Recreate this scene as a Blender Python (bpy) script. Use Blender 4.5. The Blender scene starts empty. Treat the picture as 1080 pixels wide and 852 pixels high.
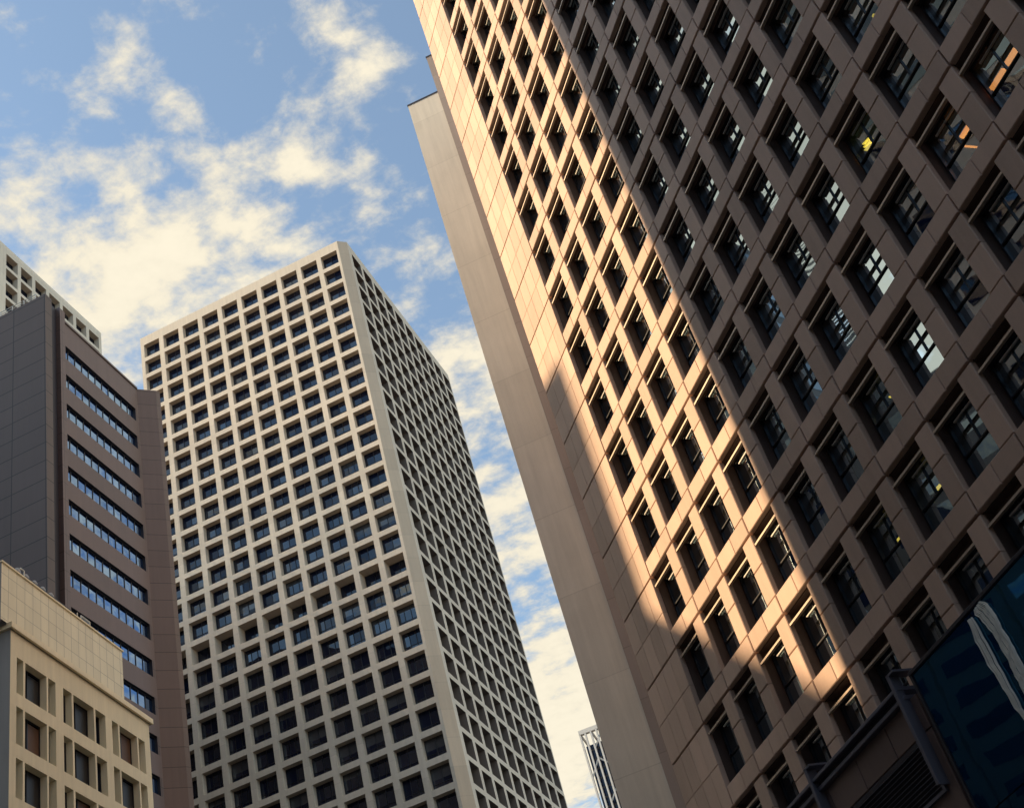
import bpy, math, random
from mathutils import Vector, Matrix
random.seed(7)
R = math.radians
U = 3.5                       # one storey, metres
EYE = Vector((0, 0, 1.7))     # eye height of the photographer
C = bpy.context.scene.collection

# ------------------------------------------------------------------ camera, sky, sun, exposure
ROT = ((0.8961, 0.3778, -0.2328), (-0.4149, 0.5273, -0.7415), (-0.1574, 0.7611, 0.6293))  # right, down, forward
FPX = 1364.5                  # focal length in pixels of a 1080 wide frame
SUN_AZ, SUN_EL = 256.0, 28.0
scene = bpy.context.scene
cd = bpy.data.cameras.new('camera'); cam = bpy.data.objects.new('camera', cd); C.objects.link(cam)
cd.sensor_fit = 'HORIZONTAL'; cd.sensor_width = 36; cd.lens = FPX / 1080 * 36
cd.clip_start = 0.5; cd.clip_end = 6000
r_, d_, f_ = (Vector(v).normalized() for v in ROT)
m = Matrix((r_, -d_, -f_)).transposed().to_4x4(); m.translation = EYE
cam.matrix_world = m
scene.camera = cam

world = bpy.data.worlds.new('World'); scene.world = world; world.use_nodes = True
nt = world.node_tree; nt.nodes.clear()
def N(t, typ, **kw):
    n = t.nodes.new(typ)
    for k, v in kw.items():
        if k == 'inp':
            for i, val in v.items(): n.inputs[i].default_value = val
        else: setattr(n, k, v)
    return n
def mth(t, op, a, b=None, c=None, clamp=False):
    n = N(t, 'ShaderNodeMath', operation=op, use_clamp=clamp)
    for i, x in enumerate((a, b, c)):
        if x is None: continue
        if isinstance(x, (int, float)): n.inputs[i].default_value = x
        else: t.links.new(x, n.inputs[i])
    return n.outputs[0]
L = nt.links.new
out = N(nt, 'ShaderNodeOutputWorld'); bg = N(nt, 'ShaderNodeBackground')
SKY_STRENGTH = 0.145
bg.inputs[1].default_value = SKY_STRENGTH
sky = N(nt, 'ShaderNodeTexSky', sky_type='NISHITA', sun_disc=False, sun_elevation=R(SUN_EL), sun_rotation=R(SUN_AZ),
        air_density=1.0, dust_density=1.2, ozone_density=1.5, altitude=30)
tc = N(nt, 'ShaderNodeTexCoord'); sep = N(nt, 'ShaderNodeSeparateXYZ'); L(tc.outputs['Generated'], sep.inputs[0])
zc = mth(nt, 'MAXIMUM', sep.outputs[2], 0.06)
px = mth(nt, 'DIVIDE', sep.outputs[0], zc); py = mth(nt, 'DIVIDE', sep.outputs[1], zc)
pl = N(nt, 'ShaderNodeCombineXYZ'); L(px, pl.inputs[0]); L(py, pl.inputs[1])
# cloud cover: broad banks seen in the sky, then unseen added ones (plane coordinates x/z, y/z), broken up by noise
BANKS = [(-.52, .78, .19, .12, .80), (-.64, .74, .25, .2, .6), (-.45, .655, .055, .09, .42), (-.375, .715, .075, .045, .34),
         (-.275, .745, .08, .06, .42), (-.175, .65, .045, .09, .44), (-.355, .555, .04, .05, .40), (-.23, .93, .14, .10, .36),
         (-.27, 1.15, .25, .22, .46), (-.34, 1.46, .26, .24, .58), (-.52, 2.1, .5, .45, .9), (-.48, .585, .05, .04, .36), (-.42, .86, .18, .09, .50),
         (-1.05, .13, .42, .30, .95), (-1.5, .1, .5, .4, .7), (1.3, .5, .9, 1.1, .85), (-.02, -.10, .50, .40, .98), (.55, -.05, .6, .5, .95), (-1.05, .72, .32, .3, .8)]  # unseen banks, added for window reflections and fill light
acc = None
for (bx, by, sx, sy, w) in BANKS:
    ax = mth(nt, 'DIVIDE', mth(nt, 'SUBTRACT', px, bx), sx); ay = mth(nt, 'DIVIDE', mth(nt, 'SUBTRACT', py, by), sy)
    rr = mth(nt, 'ADD', mth(nt, 'MULTIPLY', ax, ax), mth(nt, 'MULTIPLY', ay, ay))
    g = mth(nt, 'MULTIPLY', mth(nt, 'EXPONENT', mth(nt, 'MULTIPLY', rr, -1.0)), w)
    acc = g if acc is None else mth(nt, 'MAXIMUM', acc, g)
# elsewhere in the sky: scattered cover of the same kind
far = N(nt, 'ShaderNodeTexNoise', inp={'Scale': 1.1, 'Detail': 2.0}); L(pl.outputs[0], far.inputs['Vector'])
dist0 = N(nt, 'ShaderNodeVectorMath', operation='DISTANCE'); L(pl.outputs[0], dist0.inputs[0]); dist0.inputs[1].default_value = (-.35, .9, 0)
elsewhere = mth(nt, 'MULTIPLY', mth(nt, 'SMOOTH_MIN', 1.0, mth(nt, 'MULTIPLY', mth(nt, 'MAXIMUM', mth(nt, 'SUBTRACT', dist0.outputs['Value'], .9), 0), 1.5), .1),
                mth(nt, 'MULTIPLY_ADD', far.outputs[0], .9, -.25))
acc = mth(nt, 'MAXIMUM', acc, elsewhere)
wn = N(nt, 'ShaderNodeTexNoise', inp={'Scale': 9.0, 'Detail': 4.0, 'Roughness': .55}); L(pl.outputs[0], wn.inputs['Vector'])
wv = N(nt, 'ShaderNodeVectorMath', operation='MULTIPLY_ADD'); L(wn.outputs['Color'], wv.inputs[0]); wv.inputs[1].default_value = (.03, .03, 0); L(pl.outputs[0], wv.inputs[2])
n1 = N(nt, 'ShaderNodeTexNoise', inp={'Scale': 16.0, 'Detail': 10.0, 'Roughness': .60}); L(wv.outputs[0], n1.inputs['Vector'])
n2 = N(nt, 'ShaderNodeTexNoise', inp={'Scale': 5.0, 'Detail': 3.0, 'Roughness': .5}); L(pl.outputs[0], n2.inputs['Vector'])
nn = mth(nt, 'ADD', mth(nt, 'MULTIPLY', mth(nt, 'SUBTRACT', n1.outputs[0], .5), 2.0), mth(nt, 'MULTIPLY', mth(nt, 'SUBTRACT', n2.outputs[0], .5), .7))
dens = mth(nt, 'ADD', acc, nn)
mr = N(nt, 'ShaderNodeMapRange', interpolation_type='SMOOTHSTEP', clamp=True); L(dens, mr.inputs[0])
mr.inputs[1].default_value = .09; mr.inputs[2].default_value = .70; mr.inputs[3].default_value = .09; mr.inputs[4].default_value = .96
mix = N(nt, 'ShaderNodeMix', data_type='RGBA'); L(mr.outputs[0], mix.inputs['Factor']); 
tint = N(nt, 'ShaderNodeMix', data_type='RGBA', blend_type='MULTIPLY'); tint.inputs['Factor'].default_value = 1
L(sky.outputs[0], tint.inputs[6]); tint.inputs[7].default_value = (.92, 1.06, 1.04, 1)
L(tint.outputs[2], mix.inputs[6])
CLOUD = (4.0, 3.62, 2.8)
# cloud tone: greyer thin parts, whiter bodies; unseen eastern banks are brightened as added fill light
cn = N(nt, 'ShaderNodeMapRange', interpolation_type='SMOOTHSTEP'); L(dens, cn.inputs[0])
cn.inputs[1].default_value = .2; cn.inputs[2].default_value = 1.0; cn.inputs[3].default_value = .90; cn.inputs[4].default_value = 1.04
ex = mth(nt, 'DIVIDE', mth(nt, 'SUBTRACT', px, 1.5), 1.0); ey = mth(nt, 'DIVIDE', mth(nt, 'SUBTRACT', py, .2), 1.0)
eg = mth(nt, 'EXPONENT', mth(nt, 'MULTIPLY', mth(nt, 'ADD', mth(nt, 'MULTIPLY', ex, ex), mth(nt, 'MULTIPLY', ey, ey)), -1.0))
cs = mth(nt, 'MULTIPLY', cn.outputs[0], mth(nt, 'MULTIPLY_ADD', eg, 1.3, 1.0))
cv = N(nt, 'ShaderNodeVectorMath', operation='SCALE'); cv.inputs[0].default_value = CLOUD; L(cs, cv.inputs['Scale']); L(cv.outputs[0], mix.inputs[7])
L(mix.outputs[2], bg.inputs[0]); L(bg.outputs[0], out.inputs[0])

sd = bpy.data.lights.new('sun', 'SUN'); sun = bpy.data.objects.new('sun', sd); C.objects.link(sun)
sd.energy = 4.4; sd.angle = R(0.7); sd.color = (1.0, 0.715, 0.41)
S = Vector((math.sin(R(SUN_AZ)) * math.cos(R(SUN_EL)), math.cos(R(SUN_AZ)) * math.cos(R(SUN_EL)), math.sin(R(SUN_EL))))
sun.rotation_euler = S.to_track_quat('Z', 'Y').to_euler(); sun.location = (-100, -30, 120)
vs = scene.view_settings
vs.view_transform = 'Standard'; vs.look = 'None'; vs.gamma = 1; vs.use_curve_mapping = False
vs.exposure = 0.75

# ------------------------------------------------------------------ materials
def newmat(name):
    mt = bpy.data.materials.new(name); mt.use_nodes = True; mt.node_tree.nodes.clear(); return mt, mt.node_tree
def stone(name, col, rough=.6, var=.12, streak=.15, grain=.06, bump=.15, tile=None, tilecol=.45, spec=.3, panel=.10, tilew=.012):
    """stone, concrete or painted masonry: cloudy tone, vertical rain streaks, fine grain, optional joints and panel-to-panel tone"""
    mt, t = newmat(name); l = t.links.new
    o = N(t, 'ShaderNodeOutputMaterial'); p = N(t, 'ShaderNodeBsdfPrincipled')
    geo = N(t, 'ShaderNodeNewGeometry'); uv = N(t, 'ShaderNodeUVMap')
    a = N(t, 'ShaderNodeTexNoise', inp={'Scale': .22, 'Detail': 5.0, 'Roughness': .6}); l(geo.outputs['Position'], a.inputs['Vector'])
    mp = N(t, 'ShaderNodeMapping'); l(uv.outputs[0], mp.inputs[0]); mp.inputs['Scale'].default_value = (2.2, .12, 1)
    b = N(t, 'ShaderNodeTexNoise', inp={'Scale': 1.0, 'Detail': 5.0, 'Roughness': .65}); l(mp.outputs[0], b.inputs['Vector'])
    c = N(t, 'ShaderNodeTexNoise', inp={'Scale': 14.0, 'Detail': 4.0, 'Roughness': .7}); l(geo.outputs['Position'], c.inputs['Vector'])
    at = N(t, 'ShaderNodeAttribute', attribute_name='rnd')
    v = mth(t, 'MULTIPLY_ADD', mth(t, 'SUBTRACT', a.outputs[0], .5), 2 * var, 1.0)
    v = mth(t, 'ADD', v, mth(t, 'MULTIPLY', mth(t, 'SUBTRACT', b.outputs[0], .5), 2 * streak))
    v = mth(t, 'ADD', v, mth(t, 'MULTIPLY', mth(t, 'SUBTRACT', c.outputs[0], .5), 2 * grain))
    v = mth(t, 'ADD', v, mth(t, 'MULTIPLY', mth(t, 'SUBTRACT', at.outputs['Fac'], .5), 2 * panel))
    hgt = c.outputs[0]
    if tile:
        br = N(t, 'ShaderNodeTexBrick', offset=0, squash=1); l(uv.outputs[0], br.inputs['Vector'])
        br.inputs['Color1'].default_value = (1, 1, 1, 1); br.inputs['Color2'].default_value = (.90, .90, .90, 1)
        br.inputs['Mortar'].default_value = (tilecol,) * 3 + (1,)
        br.inputs['Scale'].default_value = 1; br.inputs['Brick Width'].default_value = tile[0]; br.inputs['Row Height'].default_value = tile[1]
        br.inputs['Mortar Size'].default_value = tilew; br.inputs['Mortar Smooth'].default_value = .3
        v = mth(t, 'MULTIPLY', v, br.outputs['Color'])
    vm = N(t, 'ShaderNodeVectorMath', operation='SCALE'); vm.inputs[0].default_value = col; l(v, vm.inputs['Scale'])
    l(vm.outputs[0], p.inputs['Base Color'])
    p.inputs['Roughness'].default_value = rough; p.inputs['Specular IOR Level'].default_value = spec
    bp = N(t, 'ShaderNodeBump', inp={'Strength': bump, 'Distance': .02}); l(hgt, bp.inputs['Height']); l(bp.outputs[0], p.inputs['Normal'])
    l(p.outputs[0], o.inputs[0]); return mt
def glass(name, refl=.45, deep=(.004, .008, .028), tint=(.80, .90, .95), rough=.015, wave=.02, clear=None, rnd=.0, wscale=.35):
    mt, t = newmat(name); l = t.links.new
    o = N(t, 'ShaderNodeOutputMaterial'); gl = N(t, 'ShaderNodeBsdfGlossy'); gl.inputs['Color'].default_value = tint + (1,); gl.inputs['Roughness'].default_value = rough
    if clear:
        df = N(t, 'ShaderNodeBsdfTransparent'); df.inputs[0].default_value = clear + (1,)
    else:
        df = N(t, 'ShaderNodeBsdfDiffuse'); df.inputs[0].default_value = deep + (1,)
    geo = N(t, 'ShaderNodeNewGeometry')
    a = N(t, 'ShaderNodeTexNoise', inp={'Scale': wscale, 'Detail': 2.0}); l(geo.outputs['Position'], a.inputs['Vector'])
    bp = N(t, 'ShaderNodeBump', inp={'Strength': 1.0, 'Distance': wave}); l(a.outputs[0], bp.inputs['Height']); l(bp.outputs[0], gl.inputs['Normal'])
    fr = N(t, 'ShaderNodeFresnel', inp={'IOR': 1.5})
    f = mth(t, 'ADD', mth(t, 'MULTIPLY', fr.outputs[0], 1 - refl), refl, clamp=True)
    if rnd:
        oi = N(t, 'ShaderNodeAttribute', attribute_name='rnd'); ob = N(t, 'ShaderNodeObjectInfo')
        k = mth(t, 'FRACT', mth(t, 'ADD', oi.outputs['Fac'], ob.outputs['Random']))
        f = mth(t, 'MULTIPLY', f, mth(t, 'MULTIPLY_ADD', k, rnd, 1 - rnd))
    ms = N(t, 'ShaderNodeMixShader'); l(f, ms.inputs[0]); l(df.outputs[0], ms.inputs[1]); l(gl.outputs[0], ms.inputs[2]); l(ms.outputs[0], o.inputs[0]); return mt
def plain(name, col, rough=.5, metal=0.0, var=.1, emit=None, es=0):
    mt, t = newmat(name); l = t.links.new
    o = N(t, 'ShaderNodeOutputMaterial'); p = N(t, 'ShaderNodeBsdfPrincipled'); geo = N(t, 'ShaderNodeNewGeometry')
    a = N(t, 'ShaderNodeTexNoise', inp={'Scale': 1.3, 'Detail': 5.0, 'Roughness': .65}); l(geo.outputs['Position'], a.inputs['Vector'])
    v = mth(t, 'MULTIPLY_ADD', mth(t, 'SUBTRACT', a.outputs[0], .5), 2 * var, 1.0)
    vm = N(t, 'ShaderNodeVectorMath', operation='SCALE'); vm.inputs[0].default_value = col; l(v, vm.inputs['Scale']); l(vm.outputs[0], p.inputs['Base Color'])
    p.inputs['Roughness'].default_value = rough; p.inputs['Metallic'].default_value = metal
    if emit: p.inputs['Emission Color'].default_value = emit + (1,); p.inputs['Emission Strength'].default_value = es
    l(p.outputs[0], o.inputs[0]); return mt
M = dict(
    white_c=stone('white concrete corner with warm bounce in colour', (.66, .53, .41), rough=.7, var=.08, streak=.14, grain=.04, tile=(60, U * 1.0034), tilecol=.72, tilew=.02),  # warm bounced sunlight is put into this colour
    white_r=stone('white concrete toned as shaded side face', (.66, .575, .48), rough=.7, var=.08, streak=.12, grain=.04, tile=(60, U * 1.0034), tilecol=.72, tilew=.02),  # darker copy of the white, side shade put into the colour
    brown=stone('brown stone panels', (.55, .388, .312), rough=.5, var=.12, streak=.16, grain=.10, panel=.13),
    reveal=stone('bronze brown reveal darkened as shade', (.115, .075, .062), rough=.55, var=.1, streak=.1),  # bronze lining tone, darkened further for the shade inside the openings
    reveal_r=stone('deep side reveal darkened as shade', (.20, .17, .155), rough=.8, var=.12, streak=.2),  # shade of the deep side openings painted into the concrete colour
    joint=plain('dark open joint', (.03, .022, .02), .9),
    white=stone('white painted concrete', (.71, .64, .545), rough=.7, var=.09, streak=.20, grain=.05, tile=(60, U * 1.0034), tilecol=.72, tilew=.02),
    white_soffit=stone('concrete soffit darkened as shade', (.42, .36, .30), rough=.8, var=.15, streak=.18),  # shade under the beams painted into the concrete colour
    blank=stone('pale render', (.68, .625, .54), rough=.75, var=.16, streak=.18, grain=.06, tile=(90, 6.2), tilecol=.80, tilew=.03),
    shaft=stone('grey brown render', (.36, .30, .27), rough=.75, tile=(90, 3.5), tilecol=.75, tilew=.03),
    granite=stone('dark brown granite cladding', (.128, .082, .075), rough=.45, var=.10, streak=.16, grain=.10, tile=(3.2, 1.92), tilecol=.25, tilew=.03, spec=.4),
    granite_band=stone('dark brown granite spandrel', (.138, .087, .078), rough=.45, var=.10, streak=.20, grain=.10, tile=(3.2, 60), tilecol=.8, tilew=.02, spec=.4),
    granite_dark=stone('near black granite groove', (.035, .033, .045), rough=.5),
    cream=stone('cream painted render', (.87, .76, .55), rough=.7, var=.08, streak=.16, grain=.05),
    cream_tile=stone('cream ceramic tile', (.88, .79, .58), rough=.45, var=.07, streak=.14, grain=.04, tile=(.86, 1.1), tilecol=.50, tilew=.022),
    cream_grey=stone('cream render greyed as shade', (.28, .27, .27), rough=.8, streak=.2),  # cream wall greyed to hold the shade of its side
    glass_b=glass('office window glass', refl=.66, clear=(.28, .50, .60), tint=(.74, .90, 1.0), wave=.006, rnd=.35),
    glass_w=glass('navy window glass', refl=.10, deep=(.004, .008, .030), wave=.02, rnd=.75),
    blind_w=glass('navy glass over a drawn blind', refl=.08, deep=(.055, .060, .075), wave=.02, rnd=.5),
    glass_d=glass('blue ribbon glass', refl=.42, tint=(.45, .66, 1.0), wave=.02, rnd=.2),
    glass_n=glass('navy curtain wall glass', refl=.35, deep=(.004, .022, .065), tint=(.12, .42, .70), wave=.004, wscale=.5),
    frame_l=plain('light aluminium frame', (.55, .53, .50), .4, .3),
    frame_d=plain('dark bronze frame', (.02, .02, .026), .4, .2),
    rail=plain('champagne metal rail', (.52, .42, .34), .4, .4),
    rail_blue=plain('grey painted steel', (.13, .13, .17), .5, .3),
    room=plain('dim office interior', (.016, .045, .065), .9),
    blind=plain('pale roller blind', (.42, .40, .36), .8),
    wood=plain('warm brown timber shutter', (.11, .058, .04), .6, var=.3),
    lamp=plain('lit fluorescent tube', (.9, .8, .7), .5, emit=(1.0, .22, .04), es=3.2),
    lamp_y=plain('lit yellow lamp', (.9, .85, .5), .5, emit=(1.0, .44, .05), es=2.2),
    lamp_w=plain('lit white tube', (.9, .9, .9), .5, emit=(.75, .85, 1.0), es=4.0),
    blockwarm=stone('pale stone block', (.33, .30, .29), rough=.7),
    asphalt=stone('asphalt', (.05, .05, .052), rough=.9, var=.2, streak=0),
    paving=stone('grey paving', (.25, .24, .23), rough=.85, tile=(.6, .6)),
    lattice=plain('white steel lattice', (.62, .60, .58), .5),
    podium=stone('dark red brown stone base', (.17, .12, .11), rough=.5, var=.1, streak=.12, panel=.08),
    granite_side=stone('brown granite darkened as shaded side', (.092, .064, .058), rough=.45, var=.12, streak=.16, grain=.10, tile=(3.6, 2.1), tilecol=.15, tilew=.05),  # the unlit side's darkness is put into this granite colour
    concrete=stone('mid grey unseen block', (.075, .07, .075), rough=.7),
    tank=plain('galvanised metal', (.26, .27, .30), .5, .3),
    mirrored_white=plain('pale tower reflection', (.86, .85, .80), .6, var=.2),  # colour of a white tower mirrored in the navy glass
)

# ------------------------------------------------------------------ mesh building
def up(s=0.0): return Vector((0, 0, s))
class Face:
    """a wall plane: origin, azimuth of its rightward direction; at(s, z, d) = point s to the right, z up, d into the wall (storeys)"""
    def __init__(self, o, az):
        self.o = Vector(o); self.t = Vector((math.sin(R(az)), math.cos(R(az)), 0)); self.n = Vector((self.t.y, -self.t.x, 0))
    def at(self, s, z, d=0.0): return self.o + self.t * s - self.n * d + Vector((0, 0, z))
class MB:
    def __init__(self): self.v = []; self.f = []; self.m = []; self.r = []; self.mats = []
    def mi(self, mat):
        if mat not in self.mats: self.mats.append(mat)
        return self.mats.index(mat)
    def quad(self, pts, mat, rnd=None):
        i = len(self.v); self.v += [Vector(p) for p in pts]; self.f.append(tuple(range(i, i + len(pts)))); self.m.append(self.mi(mat))
        self.r.append(random.random() if rnd is None else rnd)
    def rect(self, F, s0, s1, z0, z1, d, mat, rnd=None):
        self.quad([F.at(s0, z0, d), F.at(s1, z0, d), F.at(s1, z1, d), F.at(s0, z1, d)], mat, rnd)
    def box(self, F, s0, s1, z0, z1, d0, d1, mat, rnd=None, ch=0.0, back=True):
        """box on a wall plane between depths d0 (front) and d1; ch = chamfer of the front edges"""
        if rnd is None: rnd = random.random()
        a = [(s0, z0), (s1, z0), (s1, z1), (s0, z1)]
        b = [(s0 + ch, z0 + ch), (s1 - ch, z0 + ch), (s1 - ch, z1 - ch), (s0 + ch, z1 - ch)]
        if ch:
            for k in range(4):
                j = (k + 1) % 4
                self.quad([F.at(*a[k], d0 + ch), F.at(*a[j], d0 + ch), F.at(*b[j], d0), F.at(*b[k], d0)], mat, rnd)
        self.quad([F.at(*p, d0) for p in b], mat, rnd)
        for k in range(4):
            j = (k + 1) % 4
            self.quad([F.at(*a[k], d1), F.at(*a[j], d1), F.at(*a[j], d0 + ch), F.at(*a[k], d0 + ch)], mat, rnd)
        if back: self.quad([F.at(*a[k], d1) for k in (3, 2, 1, 0)], mat, rnd)
    def reveal(self, F, s0, s1, z0, z1, d0, d1, mat, soff=None):
        soff = soff or mat
        self.quad([F.at(s0, z0, d0), F.at(s0, z1, d0), F.at(s0, z1, d1), F.at(s0, z0, d1)], mat, .5)
        self.quad([F.at(s1, z0, d1), F.at(s1, z1, d1), F.at(s1, z1, d0), F.at(s1, z0, d0)], mat, .5)
        self.quad([F.at(s0, z1, d0), F.at(s1, z1, d0), F.at(s1, z1, d1), F.at(s0, z1, d1)], soff, .5)
        self.quad([F.at(s0, z0, d1), F.at(s1, z0, d1), F.at(s1, z0, d0), F.at(s0, z0, d0)], mat, .5)
    def prism(self, pts, z0, z1, mat, cap=None, rnd=.5):
        n = len(pts)
        for k in range(n):
            a, b = pts[k], pts[(k + 1) % n]
            self.quad([(a[0], a[1], z0), (b[0], b[1], z0), (b[0], b[1], z1), (a[0], a[1], z1)], mat, rnd)
        self.quad([(p[0], p[1], z1) for p in pts], cap or mat, rnd)
    def tube(self, a, b, r, mat, n=8):
        a = Vector(a); b = Vector(b); w = (b - a).normalized(); x = w.orthogonal().normalized(); y = w.cross(x)
        ring = [(x * math.cos(k * 2 * math.pi / n) + y * math.sin(k * 2 * math.pi / n)) * r for k in range(n)]
        for k in range(n):
            j = (k + 1) % n; self.quad([a + ring[k], a + ring[j], b + ring[j], b + ring[k]], mat, .5)
        self.quad([a + q for q in reversed(ring)], mat, .5); self.quad([b + q for q in ring], mat, .5)
    def lathe(self, o, prof, mat, n=16):
        o = Vector(o)
        for (r0, z0), (r1, z1) in zip(prof, prof[1:]):
            for k in range(n):
                a0 = k * 2 * math.pi / n; a1 = (k + 1) * 2 * math.pi / n
                P = lambda r, z, a: o + Vector((r * math.cos(a), r * math.sin(a), z))
                self.quad([P(r0, z0, a0), P(r0, z0, a1), P(r1, z1, a1), P(r1, z1, a0)], mat, .5)
    def mesh(self, name, base=Vector((0, 0, 0)), local=False):
        me = bpy.data.meshes.new(name)
        if local: vv = [p * U for p in self.v]
        else: vv = [p * U + EYE - base for p in self.v]
        me.from_pydata([tuple(p) for p in vv], [], self.f)
        for mt in self.mats: me.materials.append(M[mt])
        me.polygons.foreach_set('material_index', self.m)
        at = me.attributes.new('rnd', 'FLOAT', 'FACE'); at.data.foreach_set('value', self.r)
        uvl = me.uv_layers.new(name='UVMap'); buf = []
        for p in me.polygons:
            nrm = p.normal
            if abs(nrm.z) > .8:
                for i in p.vertices: co = me.vertices[i].co; buf += [co.x, co.y]
            else:
                h = Vector((-nrm.y, nrm.x, 0)).normalized()
                for i in p.vertices: co = me.vertices[i].co; buf += [co.dot(h) + 500.0, co.z]
        uvl.data.foreach_set('uv', buf); me.update(); return me
    def build(self, name, parent=None):
        base = parent.location.copy() if parent else Vector((0, 0, 0))
        if parent and parent.parent: base += parent.parent.location
        ob = bpy.data.objects.new(name, self.mesh(name, base)); C.objects.link(ob); ob.parent = parent; return ob
def tag(o, label=None, cat=None, group=None, kind=None):
    if label: o['label'] = label
    if cat: o['category'] = cat
    if group: o['group'] = group
    if kind: o['kind'] = kind
    return o
def thing(name, label, cat, at, group=None):
    o = bpy.data.objects.new(name, None); C.objects.link(o)
    o.location = Vector((at[0] * U, at[1] * U, 0)); o.empty_display_size = 2
    return tag(o, label, cat, group)
GZ = -EYE.z / U               # ground level in storeys below the eye
def solo(mb, name, label, cat, group=None):
    """a thing that is one mesh"""
    xs = [v.x for v in mb.v]; ys = [v.y for v in mb.v]; zs = [v.z for v in mb.v]
    base = Vector(((min(xs) + max(xs)) / 2, (min(ys) + max(ys)) / 2, min(zs))) * U + EYE
    ob = bpy.data.objects.new(name, mb.mesh(name, base)); ob.location = base; C.objects.link(ob); return tag(ob, label, cat, group)
def px_of(P):
    q = Vector(P); zf = q.dot(f_)
    if zf <= 0: return None
    return (q.dot(r_) / zf * FPX + 540, q.dot(d_) / zf * FPX + 426)
def seen(P, mar=25):
    p = px_of(P); return p is not None and -mar < p[0] < 1080 + mar and -mar < p[1] < 852 + mar
def instances(me, spots, parent, name, child=None, childname='pane'):
    """one part per spot, all sharing a mesh given in wall coordinates (x right, y into the wall, z up)"""
    for (F, s, z) in spots:
        ob = bpy.data.objects.new(name, me); C.objects.link(ob); ob.parent = parent
        w = F.at(s, z) * U + EYE - parent.location
        mx = Matrix((F.t, -F.n, Vector((0, 0, 1)))).transposed().to_4x4(); mx.translation = w
        ob.matrix_local = mx
        if child:
            ch = bpy.data.objects.new(childname, child); C.objects.link(ch); ch.parent = ob
LOC = Face((0, 0, 0), 90)      # wall coordinates for shared meshes

# ------------------------------------------------------------------ ground
mb = MB(); g = 900
mb.quad([(-g, -g, GZ), (g, -g, GZ), (g, g, GZ), (-g, g, GZ)], 'asphalt'); tag(mb.build('road'), kind='structure')
mb = MB(); FB = Face((-1.865, 13.898, 20.048), 141.394); CP = .7393
def fac(c, r, d=0.0): return FB.at(c * CP, -r, d)
mb.prism([fac(-3, 0, -.9)[:2], fac(26, 0, -.9)[:2], fac(26, 0, 8)[:2], fac(-3, 0, 8)[:2]][::-1], GZ + .001, GZ + .04, 'paving')
tag(mb.build('pavement'), kind='structure')

# ------------------------------------------------------------------ brown stone tower
T = thing('stone_office_tower', 'brown stone tower with a diagonal band of sunlight over its deep square windows', 'building', fac(10, 0, 3))
OW, OH, DP = .71 * CP, .77, .19       # opening width, height, depth (storeys)
R0, R1, NC = -6, 17, 24               # storeys and bays built
mb = MB(); g_ = .012; c_ = .008       # joint half width, panel chamfer
for r in range(R0, R1 + 1):
    z = -r
    for c in range(NC):
        s = c * CP
        mb.box(FB, s + g_ * .5, s + CP * .5, z + g_, z + 1 - OH - .004, 0, .07, 'brown', ch=c_, back=False)      # spandrel over the opening, two slabs a bay
        mb.box(FB, s + CP * .5 + .004, s + CP - g_ * .9, z + g_, z + 1 - OH - .004, 0, .07, 'brown', ch=c_, back=False)
        ps, pe = s + OW, s + CP
        mb.box(FB, ps, pe, z - .37 + .003, z - g_, .004, .07, 'brown', ch=c_, back=False)       # pier, two slabs a storey
        mb.box(FB, ps, pe, z - OH + .002, z - .37 - .003, .004, .07, 'brown', ch=c_, back=False)
        mb.rect(FB, s, s + CP, z, z + 1 - OH, .065, 'joint'); mb.rect(FB, ps, pe, z - OH, z, .065, 'joint')
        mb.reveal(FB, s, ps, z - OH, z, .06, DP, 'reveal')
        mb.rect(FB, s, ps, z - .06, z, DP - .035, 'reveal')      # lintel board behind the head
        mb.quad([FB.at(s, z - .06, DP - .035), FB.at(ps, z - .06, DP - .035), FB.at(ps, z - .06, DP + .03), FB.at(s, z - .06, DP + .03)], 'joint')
    # solid end bay: two slabs high, four wide, open joint at each storey
    e0, e1 = -1.375 * CP, -g_
    ks = [e0, e0 + (e1 - e0) * .27, e0 + (e1 - e0) * .52, e0 + (e1 - e0) * .77, e1]
    for k in range(4):
        mb.box(FB, ks[k] + .002, ks[k + 1] - .002, z - .50 + .002, z - g_, 0, .07, 'brown', ch=.004, back=False)
        mb.box(FB, ks[k] + .002, ks[k + 1] - .002, z - 1 + g_, z - .50 - .002, 0, .07, 'brown', ch=.004, back=False)
    mb.rect(FB, e0 + .01, 0, z - 1, z, .066, 'joint')
zt, zb = -R0 + .23, GZ - FB.o.z
E0 = -1.375 * CP
mb.quad([FB.at(E0, zb, .066), FB.at(E0, zb, 11), FB.at(E0, zt, 11), FB.at(E0, zt, .066)], 'brown')           # far end
mb.quad([FB.at(NC * CP, zb, .0), FB.at(NC * CP, zb, 11), FB.at(NC * CP, zt, 11), FB.at(NC * CP, zt, .0)], 'brown')
mb.rect(FB, E0, NC * CP, zb, zt, 11, 'brown'); mb.quad([FB.at(E0, zt, 0), FB.at(NC * CP, zt, 0), FB.at(NC * CP, zt, 11), FB.at(E0, zt, 11)], 'brown')
mb.rect(FB, E0, NC * CP, zb, -R1 - .9, .06, 'brown')
mb.build('wall', T)
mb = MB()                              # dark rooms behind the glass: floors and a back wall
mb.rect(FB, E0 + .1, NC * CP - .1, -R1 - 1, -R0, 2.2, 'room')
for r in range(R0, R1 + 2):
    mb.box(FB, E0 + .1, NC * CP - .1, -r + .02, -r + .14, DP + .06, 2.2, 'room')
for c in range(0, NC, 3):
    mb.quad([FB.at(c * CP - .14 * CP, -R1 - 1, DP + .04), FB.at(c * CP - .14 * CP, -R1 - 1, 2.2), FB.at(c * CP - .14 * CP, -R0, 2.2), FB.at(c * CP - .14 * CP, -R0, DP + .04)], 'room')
mb.build('interior', T)
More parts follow.
